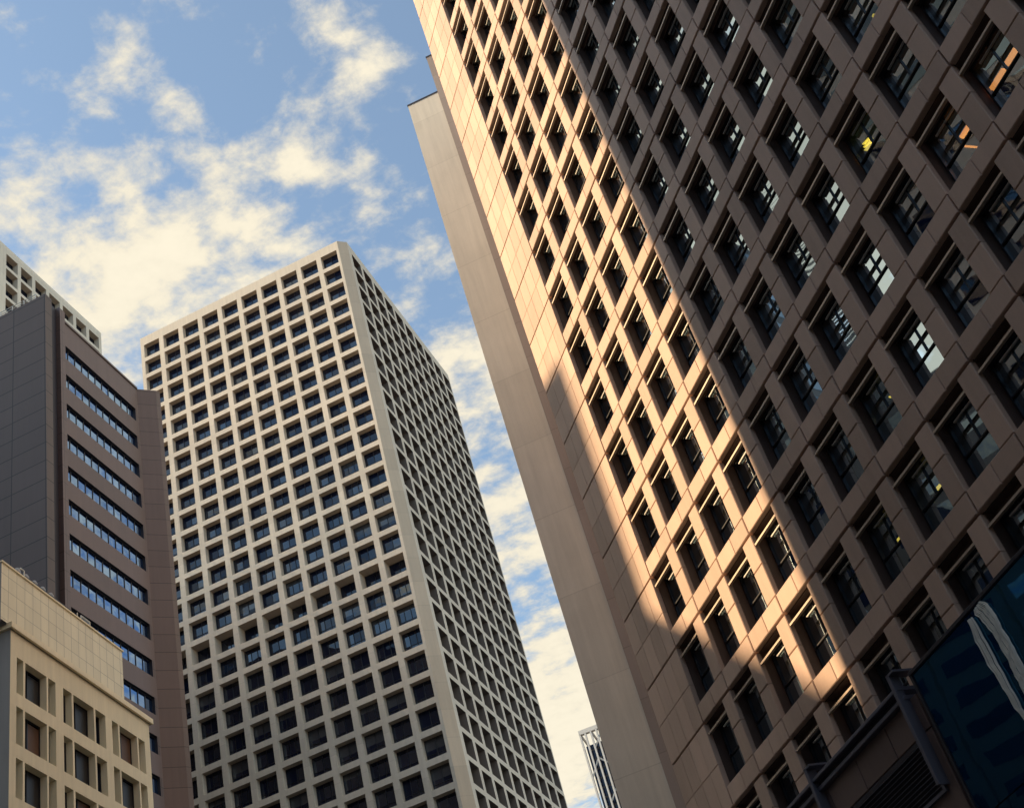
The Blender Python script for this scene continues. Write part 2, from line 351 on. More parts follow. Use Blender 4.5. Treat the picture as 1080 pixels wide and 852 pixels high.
def brown_window(F, s, z, mb, pane):
    """one window at opening top-left (s, z): frame into mb, glass into pane"""
    a, b, t, l = s + .008, s + OW - .008, z - .06, z - OH + .01
    fw = .017
    for (x0, x1, y0, y1) in ((a, a + fw, l, t), (b - fw, b, l, t), (a + fw, b - fw, l, l + fw), (a + fw, b - fw, t - fw, t)):
        mb.box(F, x0, x1, y0, y1, DP - .02, DP + .02, 'frame_d', back=False)
    tr = z - .43
    mb.box(F, a + fw, b - fw, tr - .007, tr + .007, DP - .018, DP + .02, 'frame_d', back=False)
    w = b - a
    for k in (.50,):
        mb.box(F, a + w * k - .005, a + w * k + .005, tr + .014, t - fw, DP - .016, DP + .02, 'frame_d', back=False)
    mb.box(F, a + w * .22, b - w * .15, t - .072, t - .058, DP - .03, DP - .012, 'frame_l')       # bright vent bar in the top light
    mb.box(F, s + .002, s + OW - .002, z - .148, z - .126, .015, .05, 'rail')                  # rail across the opening
    pane.rect(F, a, b, l, t, DP, 'glass_b')
spots = []
for r in range(R0, R1):
    for c in range(NC):
        P = fac(c + .4, r + .4, .2)
        if seen(P, 30) and not (r >= 15 and c < NC and r > 15): spots.append((P.length, c, r))
spots.sort()
near = spots[:100]; rest = spots[100:]
fm, pm = MB(), MB(); brown_window(LOC, 0, 0, fm, pm)
fme, pme = fm.mesh('window', local=True), pm.mesh('pane', local=True)
instances(fme, [(FB, c * CP, -r) for _, c, r in near], T, 'window', pme)
fm, pm = MB(), MB()
done = {(c, r) for _, c, r in near}
for r in range(R0, R1):
    for c in range(NC):
        if (c, r) not in done: brown_window(FB, c * CP, -r, fm, fm)
tag(fm.build('windows', T), kind='stuff')

# podium of the same tower: stone base with ledge rails, louvre grille, two steel posts and a navy glass wall
PO = .12
FP = Face(FB.o + FB.n * PO, 141.394)
mb = MB()
zl = -15.74
for k in range(0, 8):
    s0, s1 = (-1.3 + k * .78) * CP, (-1.3 + (k + 1) * .78) * CP
    for (z0, z1) in ((-16.05, zl), (-17.3, -16.055), (-18.6, -17.305)):
        mb.box(FP, s0 + .004, s1 - .004, z0, z1 - .004, 0, .1, 'podium', ch=.005, back=False)
mb.rect(FP, -1.375 * CP, 5.3 * CP, GZ - FB.o.z, zl - .01, .06, 'joint')
mb.quad([FP.at(-1.375 * CP, zl - .01, .06), FP.at(5.3 * CP, zl - .01, .06), FP.at(5.3 * CP, zl - .01, PO + .02), FP.at(-1.375 * CP, zl - .01, PO + .02)], 'podium')

mb.build('podium_wall', T)
mb = MB()
for (z0, z1, d0) in ((-15.655, -15.62, -.09), (-15.745, -15.705, -.06)):
    mb.box(FP, -1.375 * CP, 4.82 * CP, z0, z1, d0, .12, 'rail_blue', ch=.006)
mb.box(FP, -1.375 * CP, 4.82 * CP, -15.705, -15.655, -.02, .12, 'granite_dark')
mb.build('ledge', T)
def post(c, z1, z0):
    p = MB()
    p.box(FP, c * CP - .022, c * CP + .022, z0, z1, -.115, -.095, 'rail_blue', ch=.004)
    p.box(FP, c * CP - .008, c * CP + .008, z0, z1, -.095, .0, 'rail_blue')
    p.box(FP, c * CP - .02, c * CP + .10, z1 - .02, z1, -.115, .1, 'rail_blue')
    return p.build('post', T)
post(4.80, -15.50, -16.52); post(2.51, -15.50, -17.2)
mb = MB()
mb.box(FP, 2.62 * CP, 2.66 * CP, -16.56, -16.06, -.03, .02, 'rail_blue'); mb.box(FP, 4.70 * CP, 4.75 * CP, -16.56, -16.06, -.03, .02, 'rail_blue')
mb.box(FP, 2.66 * CP, 4.70 * CP, -16.56, -16.53, -.03, .02, 'rail_blue')
for k in range(12):
    z = -16.09 - k * .038
    mb.quad([FP.at(2.66 * CP, z, .02), FP.at(4.70 * CP, z, .02), FP.at(4.70 * CP, z - .026, -.025), FP.at(2.66 * CP, z - .026, -.025)], 'rail_blue')
    mb.quad([FP.at(2.66 * CP, z - .026, -.025), FP.at(4.70 * CP, z - .026, -.025), FP.at(4.70 * CP, z - .032, -.022), FP.at(2.66 * CP, z - .032, -.022)], 'rail_blue')
mb.rect(FP, 2.62 * CP, 4.75 * CP, -16.56, -16.06, -.002, 'granite_dark')
mb.build('louvre', T)
FG = Face(FB.o + FB.n * .16, 141.394)
mb = MB(); cw = MB()
gs0, gz1 = 5.10 * CP, -15.60
for k in range(12):
    for j in range(3):
        s0 = gs0 + k * .95; z1 = gz1 - .03 - j * 1.3
        tl = [random.uniform(-.003, .003) for _ in range(4)]
        mb.quad([FG.at(s0 + .008, z1 - 1.29, tl[0]), FG.at(s0 + .942, z1 - 1.29, tl[1]), FG.at(s0 + .942, z1, tl[2]), FG.at(s0 + .008, z1, tl[3])], 'glass_n')
cw.box(FG, gs0 - .03, gs0 + 11.5, gz1 - .035, gz1, -.02, .18, 'granite_dark', ch=.005)
cw.box(FG, gs0 - .03, gs0, gz1 - 3.9, gz1 - .035, -.012, .18, 'granite_dark')
cw.rect(FG, gs0, gs0 + 11.5, gz1 - 4, gz1 - .02, .03, 'granite_dark')
cwo = cw.build('curtain_wall', T); mb.build('pane', cwo)
def streak(Lp, Rp, n):                 # mirrored white tower built as thin rounded ribs just proud of the glass
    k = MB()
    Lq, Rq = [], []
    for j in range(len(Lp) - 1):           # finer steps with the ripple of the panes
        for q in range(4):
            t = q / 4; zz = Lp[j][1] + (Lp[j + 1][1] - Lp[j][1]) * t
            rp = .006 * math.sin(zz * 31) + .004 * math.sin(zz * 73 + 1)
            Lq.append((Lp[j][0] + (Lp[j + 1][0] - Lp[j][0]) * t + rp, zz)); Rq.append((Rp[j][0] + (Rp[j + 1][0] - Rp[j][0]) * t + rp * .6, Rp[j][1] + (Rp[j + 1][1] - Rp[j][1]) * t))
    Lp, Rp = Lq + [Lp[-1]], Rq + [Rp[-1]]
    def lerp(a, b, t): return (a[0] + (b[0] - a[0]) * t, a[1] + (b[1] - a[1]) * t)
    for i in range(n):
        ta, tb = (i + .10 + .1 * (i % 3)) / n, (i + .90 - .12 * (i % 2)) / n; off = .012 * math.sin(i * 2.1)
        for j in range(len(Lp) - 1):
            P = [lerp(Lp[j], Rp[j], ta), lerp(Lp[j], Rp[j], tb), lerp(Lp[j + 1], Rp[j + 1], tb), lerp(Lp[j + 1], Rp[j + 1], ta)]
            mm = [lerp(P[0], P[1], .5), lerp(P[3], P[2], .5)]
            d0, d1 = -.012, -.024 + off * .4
            k.quad([FG.at(*P[0], d0), FG.at(*mm[0], d1), FG.at(*mm[1], d1), FG.at(*P[3], d0)], 'mirrored_white', .5)
            k.quad([FG.at(*mm[0], d1), FG.at(*P[1], d0), FG.at(*P[2], d0), FG.at(*mm[1], d1)], 'mirrored_white', .5)
    tag(k.build('tower_reflection', cwo), 'pale reflection of a ribbed tower in the navy glass')
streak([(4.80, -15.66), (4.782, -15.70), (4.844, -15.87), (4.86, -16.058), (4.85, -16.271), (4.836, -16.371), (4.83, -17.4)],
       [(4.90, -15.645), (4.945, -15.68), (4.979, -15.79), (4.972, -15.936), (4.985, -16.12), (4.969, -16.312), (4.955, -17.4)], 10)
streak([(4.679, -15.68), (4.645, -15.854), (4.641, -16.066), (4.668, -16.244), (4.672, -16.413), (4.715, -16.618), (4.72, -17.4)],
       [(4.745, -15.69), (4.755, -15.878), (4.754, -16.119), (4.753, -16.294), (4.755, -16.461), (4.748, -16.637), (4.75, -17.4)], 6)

# ------------------------------------------------------------------ grid towers of white concrete
def grid(mb, F, sa, sb, za, zb, s0, pw, w, z0, ph, h, cols, rows, dep, mat, rev, deeper={}):
    """pierced wall: beams right across, piers between, and the reveals of every opening"""
    zprev = zb
    for r in range(rows):
        zt = z0 - r * ph; zl = zt - h
        mb.rect(F, sa, sb, zt, zprev, 0, mat, .5)
        x = sa
        for c in range(cols):
            mb.rect(F, x, s0 + c * pw, zl, zt, 0, mat, .5); x = s0 + c * pw + w
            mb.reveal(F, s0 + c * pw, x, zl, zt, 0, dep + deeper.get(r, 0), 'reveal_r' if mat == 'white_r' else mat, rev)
        mb.rect(F, x, sb, zl, zt, 0, mat, .5); zprev = zl
    mb.rect(F, sa, sb, za, zprev, 0, mat, .5)
def white_window(v, w, h, dep):
    """variants of the two-light office window of the white towers"""
    a, p = MB(), MB(); rn = random.Random(v)
    x0, x1, t, l = .004, w - .004, -.004, -h + .004; f = .02
    for (q0, q1, y0, y1) in ((x0, x0 + f, l, t), (x1 - f, x1, l, t), (x0 + f, x1 - f, l, l + f), (x0 + f, x1 - f, t - f, t)):
        a.box(LOC, q0, q1, y0, y1, dep - .02, dep + .01, 'frame_d', back=False)
    k = w * (.5 if v % 3 else .34)
    a.box(LOC, k - .011, k + .011, l + f, t - f, dep - .018, dep + .01, 'frame_d', back=False)
    if v % 3 == 0: a.box(LOC, w * .67 - .011, w * .67 + .011, l + f, t - f, dep - .018, dep + .01, 'frame_d', back=False)
    zz = l + h * (.26 + .05 * rn.random())
    a.box(LOC, x0 + f, x1 - f, zz - .01, zz + .01, dep - .018, dep + .01, 'frame_d', back=False)
    cuts = [x0, k, x1]
    for i in range(2):
        drop = rn.choice((0, 0, 0, .12, .25, .5)) * h
        if drop > .1 and v % 2:
            p.rect(LOC, cuts[i], cuts[i + 1], t - drop, t, dep, 'blind_w', rn.random() * .99); t2 = t - drop
        else: t2 = t
        p.rect(LOC, cuts[i], cuts[i + 1], min(zz, t2), t2, dep, 'glass_w', rn.random() * .99); p.rect(LOC, cuts[i], cuts[i + 1], l, zz, dep, 'glass_w', rn.random() * .99)
    return a.mesh('window', local=True), p.mesh('pane', local=True)

P0 = Vector((-12.876, 36.240, 41.962))
T = thing('white_office_tower', 'white concrete tower of square windows, seen on its corner in the middle', 'building', (P0.x - 4.5, P0.y + 5.5))
FL = Face(P0, 90); FR = Face(P0 + Vector((.4424, 0, 0)), 0)
PH = 1.0034; rows = 41; dep = .25; mech = {16: .22}
za = GZ - P0.z; zb = .50
mb = MB()
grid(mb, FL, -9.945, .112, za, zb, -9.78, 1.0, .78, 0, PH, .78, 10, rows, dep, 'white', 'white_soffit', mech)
grid(mb, FR, .30, 10.96, za, zb, .587, 1.05, .82, 0, PH, .80, 10, rows, .48, 'white_r', 'reveal_r')
a, b = FL.at(.112, za), FR.at(.30, za)
mb.quad([a, b, b + up(zb - za), a + up(zb - za)], 'white_c', .5)
# back, far side and roof
q = [FL.at(-9.945, 0), FL.at(.112, 0), FR.at(.30, 0), FR.at(10.96, 0), FL.at(-9.945, 0) + Vector((0, 10.96, 0))]
for i, j in ((3, 4), (4, 0)):
    mb.quad([q[i] + up(za), q[j] + up(za), q[j] + up(zb), q[i] + up(zb)], 'white', .5)
mb.quad([p + up(zb - .25) for p in q], 'white', .5)
# inner side of the parapet is the back of the front skin; coping
mb.build('wall', T)
mb = MB()                               # windows of the side face and the out of sight rows: slivers behind deep reveals
mb.rect(FR, .5, 10.9, za, 0, .482, 'glass_w', .3)
tag(mb.build('windows', T), 'dark glass behind the deep reveals of the side face', kind='stuff')
var = [white_window(v, .78, .78, dep) for v in range(7)]
spots = []
for r in range(rows):
    for c in range(10):
        P = FL.at(-9.78 + c * 1.0 + .4, -r * PH - .4)
        if seen(P, 20): spots.append((P.length, c, r))
spots.sort()
near = [x for x in spots if x[2] != 16][:100]; done = {(c, r) for _, c, r in near}
for k, (_, c, r) in enumerate(near):
    fme, pme = var[(c * 5 + r * 3 + (c * r) % 4) % 7]
    instances(fme, [(FL, -9.78 + c * 1.0, -r * PH)], T, 'window', pme)
mb = MB()
for r in range(rows):
    for c in range(10):
        if (c, r) in done: continue
        dd = dep + mech.get(r, 0)
        s, z = -9.78 + c * 1.0, -r * PH
        for k in range(2):
            for (y0, y1) in ((.0, .52), (.52, .78)):
                mb.rect(FL, s + k * .39, s + k * .39 + .39, z - y1, z - y0, dd, 'glass_w')
        for (q0, q1, y0, y1) in ((0, .02, 0, .78), (.76, .78, 0, .78), (.02, .76, 0, .02), (.02, .76, .76, .78), (.38, .40, .02, .76), (.02, .76, .515, .535)):
            mb.box(FL, s + q0, s + q1, z - y1, z - y0, dd - .02, dd - .001, 'frame_d', back=False)
tag(mb.build('windows', T), 'upper rows of dark navy windows', kind='stuff')

T = thing('white_office_tower', 'top of a white gridded tower rising behind the dark granite tower, far left', 'building', (-35, 41))
XW = -31.0; zw = 1.755 * 31
FW = Face((XW, 0, zw), 0); za = GZ - zw
mb = MB(); ya, yb = 36.55, 45.25; pw = 1.144; s0 = 44.13 - 6 * pw; ph_, ow, oh = 1.107, .89, .886
grid(mb, FW, ya, yb, za, .57, s0, pw, ow, 0, ph_, oh, 7, 14, .34, 'white', 'white_soffit')
q = [Vector((XW, ya, zw)), Vector((XW, yb, zw)), Vector((XW - 12, yb, zw)), Vector((XW - 12, ya, zw))]
for i, j in ((1, 2), (2, 3), (3, 0)): mb.quad([q[i] + up(za), q[j] + up(za), q[j] + up(.57), q[i] + up(.57)], 'white', .5)
mb.quad([p + up(.3) for p in q], 'white', .5)
mb.build('wall', T)
var = [white_window(v + 20, ow, oh, .34) for v in range(3)]
for r in range(5):
    for c in range(7):
        if seen(FW.at(s0 + c * pw + .4, -r * ph_ - .4), 15):
            fme, pme = var[(c + r * 2) % 3]; instances(fme, [(FW, s0 + c * pw, -r * ph_)], T, 'window', pme)
mb = MB()
mb.rect(FW, ya + .1, yb - .1, za, 0, .345, 'glass_w', .2); tag(mb.build('windows', T), kind='stuff')

# ------------------------------------------------------------------ dark granite tower
T = thing('granite_office_tower', 'dark brown granite tower with horizontal ribbon windows, at the left', 'building', (-18.5, 24))
FD = Face((-16.4, 22.08, 0), -0.7)
ztop, FH = 28.11, 1.098
mb = MB(); zb_ = GZ
S0, S1 = .03, 3.50; SE = 3.64
prev = ztop
nb = 17
for i in range(nb):
    zt = 27.20 - i * FH; zl = zt - .50
    mb.rect(FD, 0, SE, zt, prev, 0, 'granite_band'); mb.rect(FD, 0, S0, zl, zt, 0, 'granite'); mb.rect(FD, S1, SE, zl, zt, 0, 'granite')
    mb.reveal(FD, S0, S1, zl, zt, 0, .10, 'granite_dark'); prev = zl
mb.rect(FD, 0, SE, zb_, prev, 0, 'granite')
e = FD.at(SE, 0); c1 = e + Vector((.707, .707, 0)) * .58; c2 = c1 + Vector((.5, .866, 0)) * .13
for a, b in ((e, c1), (c1, c2)):
    mb.quad([a + up(zb_), b + up(zb_), b + up(ztop), a + up(ztop)], 'granite')
back = [c2, Vector((-21.0, 31, 0)), Vector((-30, 31, 0)), Vector((-30, 22.08, 0)), FD.at(0, 0), e, c1]
for a, b in zip(back[:3], back[1:4]): mb.quad([a + up(zb_), b + up(zb_), b + up(ztop), a + up(ztop)], 'granite')
mb.quad([p + up(ztop - .01) for p in (e, c1, c2, back[1], back[2], back[3], back[4])], 'granite')
mb.box(FD, -.01, SE - .004, ztop - .02, ztop + .05, -.03, .2, 'granite', .4)      # coping
mb.build('wall', T)
mb = MB()                              # corner block with its dark groove
zc_ = 28.42
FN = Face((-16.4, 21.22, 0), 90)
mb.quad([FN.at(-14, zb_), FN.at(.1, zb_), FN.at(.1, zc_), FN.at(-14, zc_)], 'granite_side')

FE = Face((-16.3, 21.22, 0), 0)
mb.rect(FE, 0, .28, zb_, zc_, 0, 'granite_side')
mb.rect(FE, .28, .64, zb_, zc_, .14, 'granite_dark')
mb.quad([FE.at(.28, zb_, 0), FE.at(.28, zb_, .14), FE.at(.28, zc_, .14), FE.at(.28, zc_, 0)], 'granite_dark')
mb.quad([FE.at(.64, zb_, .14), FE.at(.64, zb_, 0), FE.at(.64, zc_, 0), FE.at(.64, zc_, .14)], 'granite')
mb.rect(FE, .64, .86, zb_, zc_ - .05, 0, 'granite')
mb.quad([FE.at(.86, zb_, 0), FE.at(.86, zb_, 3), FE.at(.86, zc_ - .05, 3), FE.at(.86, zc_ - .05, 0)], 'granite')
mb.quad([FE.at(0, zc_ - .06, 0), FE.at(.28, zc_ - .06, .0), FE.at(.28, zc_ - .06, .14), FE.at(.64, zc_ - .06, .14), FE.at(.64, zc_ - .06, 0), FE.at(.86, zc_ - .06, 0), FE.at(.86, zc_ - .06, 13), FE.at(0, zc_ - .06, 13)], 'granite')
mb.build('corner_block', T)
for i in range(nb):
    zt = 27.20 - i * FH; zl = zt - .50
    f, p = MB(), MB(); n = 11; w = (S1 - S0) / n
    f.box(FD, S0, S1, zt - .03, zt, .065, .10, 'frame_d', back=False); f.box(FD, S0, S1, zl, zl + .025, .065, .10, 'frame_d', back=False)
    for k in range(n + 1):
        x = S0 + k * w; f.box(FD, max(S0, x - .012), min(S1, x + .012), zl + .025, zt - .03, .07, .10, 'frame_d', back=False)
    for k in range(n):
        t_ = random.uniform(-.004, .004)
        p.quad([FD.at(S0 + k * w, zl, .085 + t_), FD.at(S0 + (k + 1) * w, zl, .085), FD.at(S0 + (k + 1) * w, zt, .085), FD.at(S0 + k * w, zt, .085 + t_)], 'glass_d')
    if seen(FD.at(1.5, zt)) and px_of(FD.at(3, zt))[1] < 790:
        fo = f.build('ribbon_window', T); p.build('pane', fo)
    else:
        f.v = f.v; p.build('pane', f.build('ribbon_window', T))
mb = MB()
for h in (.12, .22): mb.tube(FN.at(-5, zc_ + h, .05), FN.at(-.25, zc_ + h, .05), .012, 'frame_l', 6)
for k in range(13): mb.tube(FN.at(-5 + k * .395, zc_, .05), FN.at(-5 + k * .395, zc_ + .23, .05), .012, 'frame_l', 6)
mb.build('roof_railing', T)

# ------------------------------------------------------------------ cream building
T = thing('cream_office_building', 'cream building with triple windows and a tiled parapet, in the lower left corner', 'building', (-15, 18.3))
FC = Face((-13.2, 16.34, 0), -4)
mb = MB()
FHc = .964; z0 = 13.02; hC = .705
bays = [(-.006, 1.15), (1.387, 2.78), (3.01, 4.20)]
# light edges inside each bay: narrow, wide, narrow with two posts
lights = [[(-.006, .184), (.240, .875), (.925, 1.15)], [(1.387, 1.66), (1.715, 2.385), (2.44, 2.78)], [(3.01, 3.225), (3.275, 3.91), (3.96, 4.20)]]
SA, SB, zcor = -.19, 4.40, 13.56
prev = zcor; nr = 14
for r in range(nr):
    zt = z0 - r * FHc; zl = zt - hC
    mb.rect(FC, SA, SB, zt, prev, 0, 'cream'); x = SA
    for b, ls in zip(bays, lights):
        mb.rect(FC, x, b[0], zl, zt, 0, 'cream'); x = b[1]
        for k in range(2): mb.box(FC, ls[k][1], ls[k + 1][0], zl, zt, .0, .17, 'cream', back=False)
        mb.reveal(FC, b[0], b[1], zl, zt, 0, .17, 'cream')
        mb.box(FC, b[0] + .002, b[1] - .002, zl + .001, zl + .035, .10, .16, 'frame_d')
    mb.rect(FC, x, SB, zl, zt, 0, 'cream'); prev = zl
mb.rect(FC, SA, SB, GZ, prev, 0, 'cream')
a, b = FC.at(SA, 0), FC.at(SB, 0); c = FC.at(SB, 0, 9); d = FC.at(SA, 0, 9)
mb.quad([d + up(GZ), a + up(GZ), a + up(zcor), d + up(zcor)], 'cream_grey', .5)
mb.quad([b + up(GZ), c + up(GZ), c + up(zcor), b + up(zcor)], 'cream', .5); mb.quad([c + up(GZ), d + up(GZ), d + up(zcor), c + up(zcor)], 'cream', .5)
mb.quad([p + up(zcor) for p in (a, b, c, d)], 'cream', .5)
mb.build('wall', T)
mb = MB()
mb.box(FC, SA - .07, SB + .07, zcor - .06, zcor + .05, -.07, 9, 'cream', .6)
mb.rect(FC, SA - .05, SB + .05, zcor - .075, zcor - .062, -.02, 'granite_dark')
mb.build('cornice', T)
mb = MB(); PA, PB, zp = -.44, 3.56, 14.82
FC2 = Face(FC.at(0, 0, .03), -4)
mb.rect(FC2, PA, PB, zcor + .05, zp, 0, 'cream_tile', .5)
mb.quad([FC2.at(PB, zcor, 0), FC2.at(PB, zcor, 8), FC2.at(PB, zp, 8), FC2.at(PB, zp, 0)], 'cream_tile', .5)
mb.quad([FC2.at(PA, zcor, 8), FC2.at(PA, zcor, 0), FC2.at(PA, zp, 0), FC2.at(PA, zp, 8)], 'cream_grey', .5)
mb.rect(FC2, PA, PB, zcor, zp, 8, 'cream_tile', .5)
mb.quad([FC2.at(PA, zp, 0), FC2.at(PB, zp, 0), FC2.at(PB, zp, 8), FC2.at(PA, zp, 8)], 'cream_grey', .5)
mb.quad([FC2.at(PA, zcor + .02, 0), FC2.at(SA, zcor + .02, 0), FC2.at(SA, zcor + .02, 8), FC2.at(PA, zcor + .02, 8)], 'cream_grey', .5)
mb.box(FC2, PA - .02, PB + .02, zp, zp + .035, -.025, .15, 'cream', .5)
mb.build('tiled_parapet', T)
for r in range(nr):
    zt = z0 - r * FHc; zl = zt - hC
    for bi, ls in enumerate(lights):
        if r > 5 : continue
        f, p = MB(), MB(); rn = random.Random(r * 7 + bi)
        for k, (x0, x1) in enumerate(ls):
            f.box(FC, x0, x0 + .02, zl, zt, .135, .17, 'frame_d', back=False); f.box(FC, x1 - .02, x1, zl, zt, .135, .17, 'frame_d', back=False)
            f.box(FC, x0 + .02, x1 - .02, zt - .02, zt, .135, .17, 'frame_d', back=False)
            if k == 1:
                mdl = x0 + (x1 - x0) * .42
                f.box(FC, mdl - .012, mdl + .012, zl, zt - .02, .14, .17, 'frame_d', back=False)
                lo, hi = zl + .1 * hC, zt - rn.choice((.02, .06, .12))
                f.box(FC, mdl + .012, x1 - .02, lo, hi, .15, .16, rn.choice(('wood', 'frame_d', 'frame_d')), back=False)
            p.rect(FC, x0, x1, zl, zt, .164, 'glass_w')
        fo = f.build('window', T); p.build('pane', fo)
mb = MB()
for r in range(6, nr):
    zt = z0 - r * FHc
    for b in bays: mb.rect(FC, b[0], b[1], zt - hC, zt, .164, 'glass_w')
tag(mb.build('windows', T), kind='stuff')
# roof clutter on the cream building
def vent(P, lab):
    v = MB(); P = Vector(P)
    v.lathe(P, [(.0, 0), (.045, 0), (.045, .44), (.06, .46), (.07, .52), (.065, .58), (.04, .63), (.0, .65)], 'tank', 12)
    v.lathe(P, [(.05, .42), (.085, .42), (.085, .45), (.05, .45)], 'tank', 12)
    return solo(v, 'roof_vent', lab, 'vent', 'metal vents on the cream roof')
vl = ['first galvanised roof vent, beside the white railing post on the cream parapet', 'second galvanised roof vent from the left along the cream parapet', 'middle one of the five galvanised vents on the cream roof',
      'fourth galvanised roof vent from the left along the cream parapet', 'last galvanised roof vent, just left of the dark corner groove']
for k in range(5): vent(FC2.at(.62 + k * .27, zp - .0, .42), vl[k])
mb = MB()
mb.box(FC2, .55, 2.05, zp + .002, zp + .34, .20, .32, 'granite_dark')
solo(mb, 'cable_tray', 'long dark trunking box lying behind the cream parapet edge', 'duct')
mb = MB()
for (x0, x1) in ((.38, .50),):
    mb.tube(FC2.at(x0, zp + .035, .1), FC2.at(x0, zp + .30, .1), .014, 'frame_l'); mb.tube(FC2.at(x0 - .12, zp + .30, .1), FC2.at(x0, zp + .30, .1), .014, 'frame_l')
solo(mb, 'railing_post', 'short white bent post at the left end of the cream parapet top', 'post')
mb = MB()
for x in (2.12, 2.24, 2.56): mb.tube(FC2.at(x, zp + .035, .1), FC2.at(x, zp + .26, .1), .012, 'frame_l')
mb.tube(FC2.at(2.24, zp + .26, .1), FC2.at(2.56, zp + .26, .1), .012, 'frame_l')
for k in range(9): mb.tube(FC2.at(2.24 + k * .04, zp + .06, .1), FC2.at(2.24 + k * .04, zp + .26, .1), .004, 'frame_l', 4)
solo(mb, 'roof_railing', 'short pale railing panel on the cream parapet below the ribbon windows', 'railing')

# ------------------------------------------------------------------ blank tower beside the brown one
T = thing('blank_tower', 'plain windowless pale slab tower behind the edge of the brown stone tower', 'building', (-2.6, 22))
FBk = Face((-4.4, 20, 0), 88)
mb = MB()
q = [FBk.at(0, 0), FBk.at(3.0, 0), FBk.at(3.0, 0, 6), FBk.at(0, 0, 6)]
for i in range(4): mb.quad([q[i] + up(GZ), q[(i + 1) % 4] + up(GZ), q[(i + 1) % 4] + up(26.88), q[i] + up(26.88)], 'blank', .5)
mb.quad([p + up(26.88) for p in q], 'blank', .5)
mb.box(FBk, -.012, 3.012, 26.85, 26.90, -.012, 6.01, 'granite_dark')
mb.build('wall', T)
mb = MB()
FS = Face(FBk.at(.84, 0, -.02), 88)
q = [FS.at(0, 0), FS.at(2.0, 0), FS.at(2.0, 0, 3), FS.at(0, 0, 3)]
for i in range(4): mb.quad([q[i] + up(GZ), q[(i + 1) % 4] + up(GZ), q[(i + 1) % 4] + up(28.36), q[i] + up(28.36)], 'shaft', .5)
mb.quad([p + up(28.36) for p in q], 'shaft', .5); mb.box(FS, -.012, 2.01, 28.34, 28.38, -.012, 3, 'granite_dark')
mb.build('lift_shaft', T)

# ------------------------------------------------------------------ distant lattice tower
DD = 110.0
def far_pt(az, te): return Vector((math.sin(R(az)) * DD, math.cos(R(az)) * DD, te * DD))
aL = far_pt(-13.30, .4545)
T = thing('lattice_tower', 'distant slim tower behind white crossed bracing, low between the white and blank towers', 'building', (aL.x + 2, aL.y + 2))
FT = Face((aL.x, aL.y, 0), 86); W = 4.6; zT = .4545 * DD
mb = MB()
mb.rect(FT, .15, W, GZ, zT - 1.0, .6, 'glass_w', .4)
q = [FT.at(.15, 0, .6), FT.at(W, 0, .6), FT.at(W, 0, 5), FT.at(.15, 0, 5)]
for i in (1, 2, 3): mb.quad([q[i] + up(GZ), q[(i + 1) % 4] + up(GZ), q[(i + 1) % 4] + up(zT - 1.0), q[i] + up(zT - 1.0)], 'concrete', .5)
mb.quad([p + up(zT - 1.0) for p in q], 'concrete', .5)
for k in range(60):
    z = zT - 1.6 - k * .9
    mb.rect(FT, .15, W, z, z + .16, .59, 'frame_d', .5)
for k, j in ((3, 2.6), (9, 2.9), (17, 2.8), (26, 2.7)):
    mb.rect(FT, 2.9, 3.8, zT - 2 - k * .62, zT - 2 - k * .62 + j * .5, .585, 'glass_d', .5)
mb.build('wall', T)
mb = MB(); w = .07
for x in (0, .5, 1.02, 1.55, 2.05, 2.9, 3.5, 4.1): mb.box(FT, x - w, x + w, GZ, zT, -.1, .3, 'lattice')
mb.box(FT, -w, W, zT - .05, zT + .35, -.1, .3, 'lattice'); mb.box(FT, 0, W, zT - .05, zT + .25, 4.6, 5, 'lattice')
for x in (0, 1.02, 2.05, 4.1): mb.tube(FT.at(x, zT + .1, 0), FT.at(x, zT + .1, 4.8), .12, 'lattice', 6)
z = zT - 1
for k in range(9):
    mb.tube(FT.at(0, z - 3.2, .1), FT.at(1.02, z - 1.6, .1), .075, 'lattice', 6); mb.tube(FT.at(1.02, z - 1.6, .1), FT.at(2.05, z - 2.6, .1), .075, 'lattice', 6)
    mb.tube(FT.at(1.02, z - .6, .1), FT.at(2.05, z + .8, .1), .075, 'lattice', 6); z -= 5.2
mb.build('bracing', T)

# ------------------------------------------------------------------ lamps seen through the windows
def lamp(s0, s1, z, mat, lab, tilt=0.0, th=.016):
    m_ = MB(); d = .36
    m_.quad([FB.at(s0, z - th, d), FB.at(s1, z - th + tilt, d), FB.at(s1, z + th + tilt, d), FB.at(s0, z + th, d)], mat)
    m_.quad([FB.at(s0, z - th, d), FB.at(s1, z - th + tilt, d), FB.at(s1, z - th + tilt, d + .06), FB.at(s0, z - th, d + .06)], mat)
    m_.quad([FB.at(s0, z + th, d), FB.at(s1, z + th + tilt, d), FB.at(s1, z + th + tilt, d + .06), FB.at(s0, z + th, d + .06)], mat)
    for (x, q) in ((s0, 0), (s1, tilt)): m_.quad([FB.at(x, z - th + q, d), FB.at(x, z + th + q, d), FB.at(x, z + th + q, d + .06), FB.at(x, z - th + q, d + .06)], mat)
    return solo(m_, 'ceiling_lamp', lab, 'lamp', 'lamps lit inside the brown tower')
lamp(7.322, 7.519, -12.179, 'lamp', 'lower left of the two orange tubes lit in the top right corner window')
lamp(7.558, 7.711, -12.172, 'lamp', 'upper right of the two orange tubes lit in the top right corner window')
lamp(6.825, 6.959, -12.18, 'lamp', 'steep orange tube lit in the window below the top right corner window')
lamp(6.80, 6.876, -12.27, 'lamp', 'flat orange tube crossing below the steep one in the same window', -.11)
lamp(6.83, 6.86, -10.302, 'lamp_y', 'small round yellow lamp in a dark window at the top edge, right hand one', 0, .010)
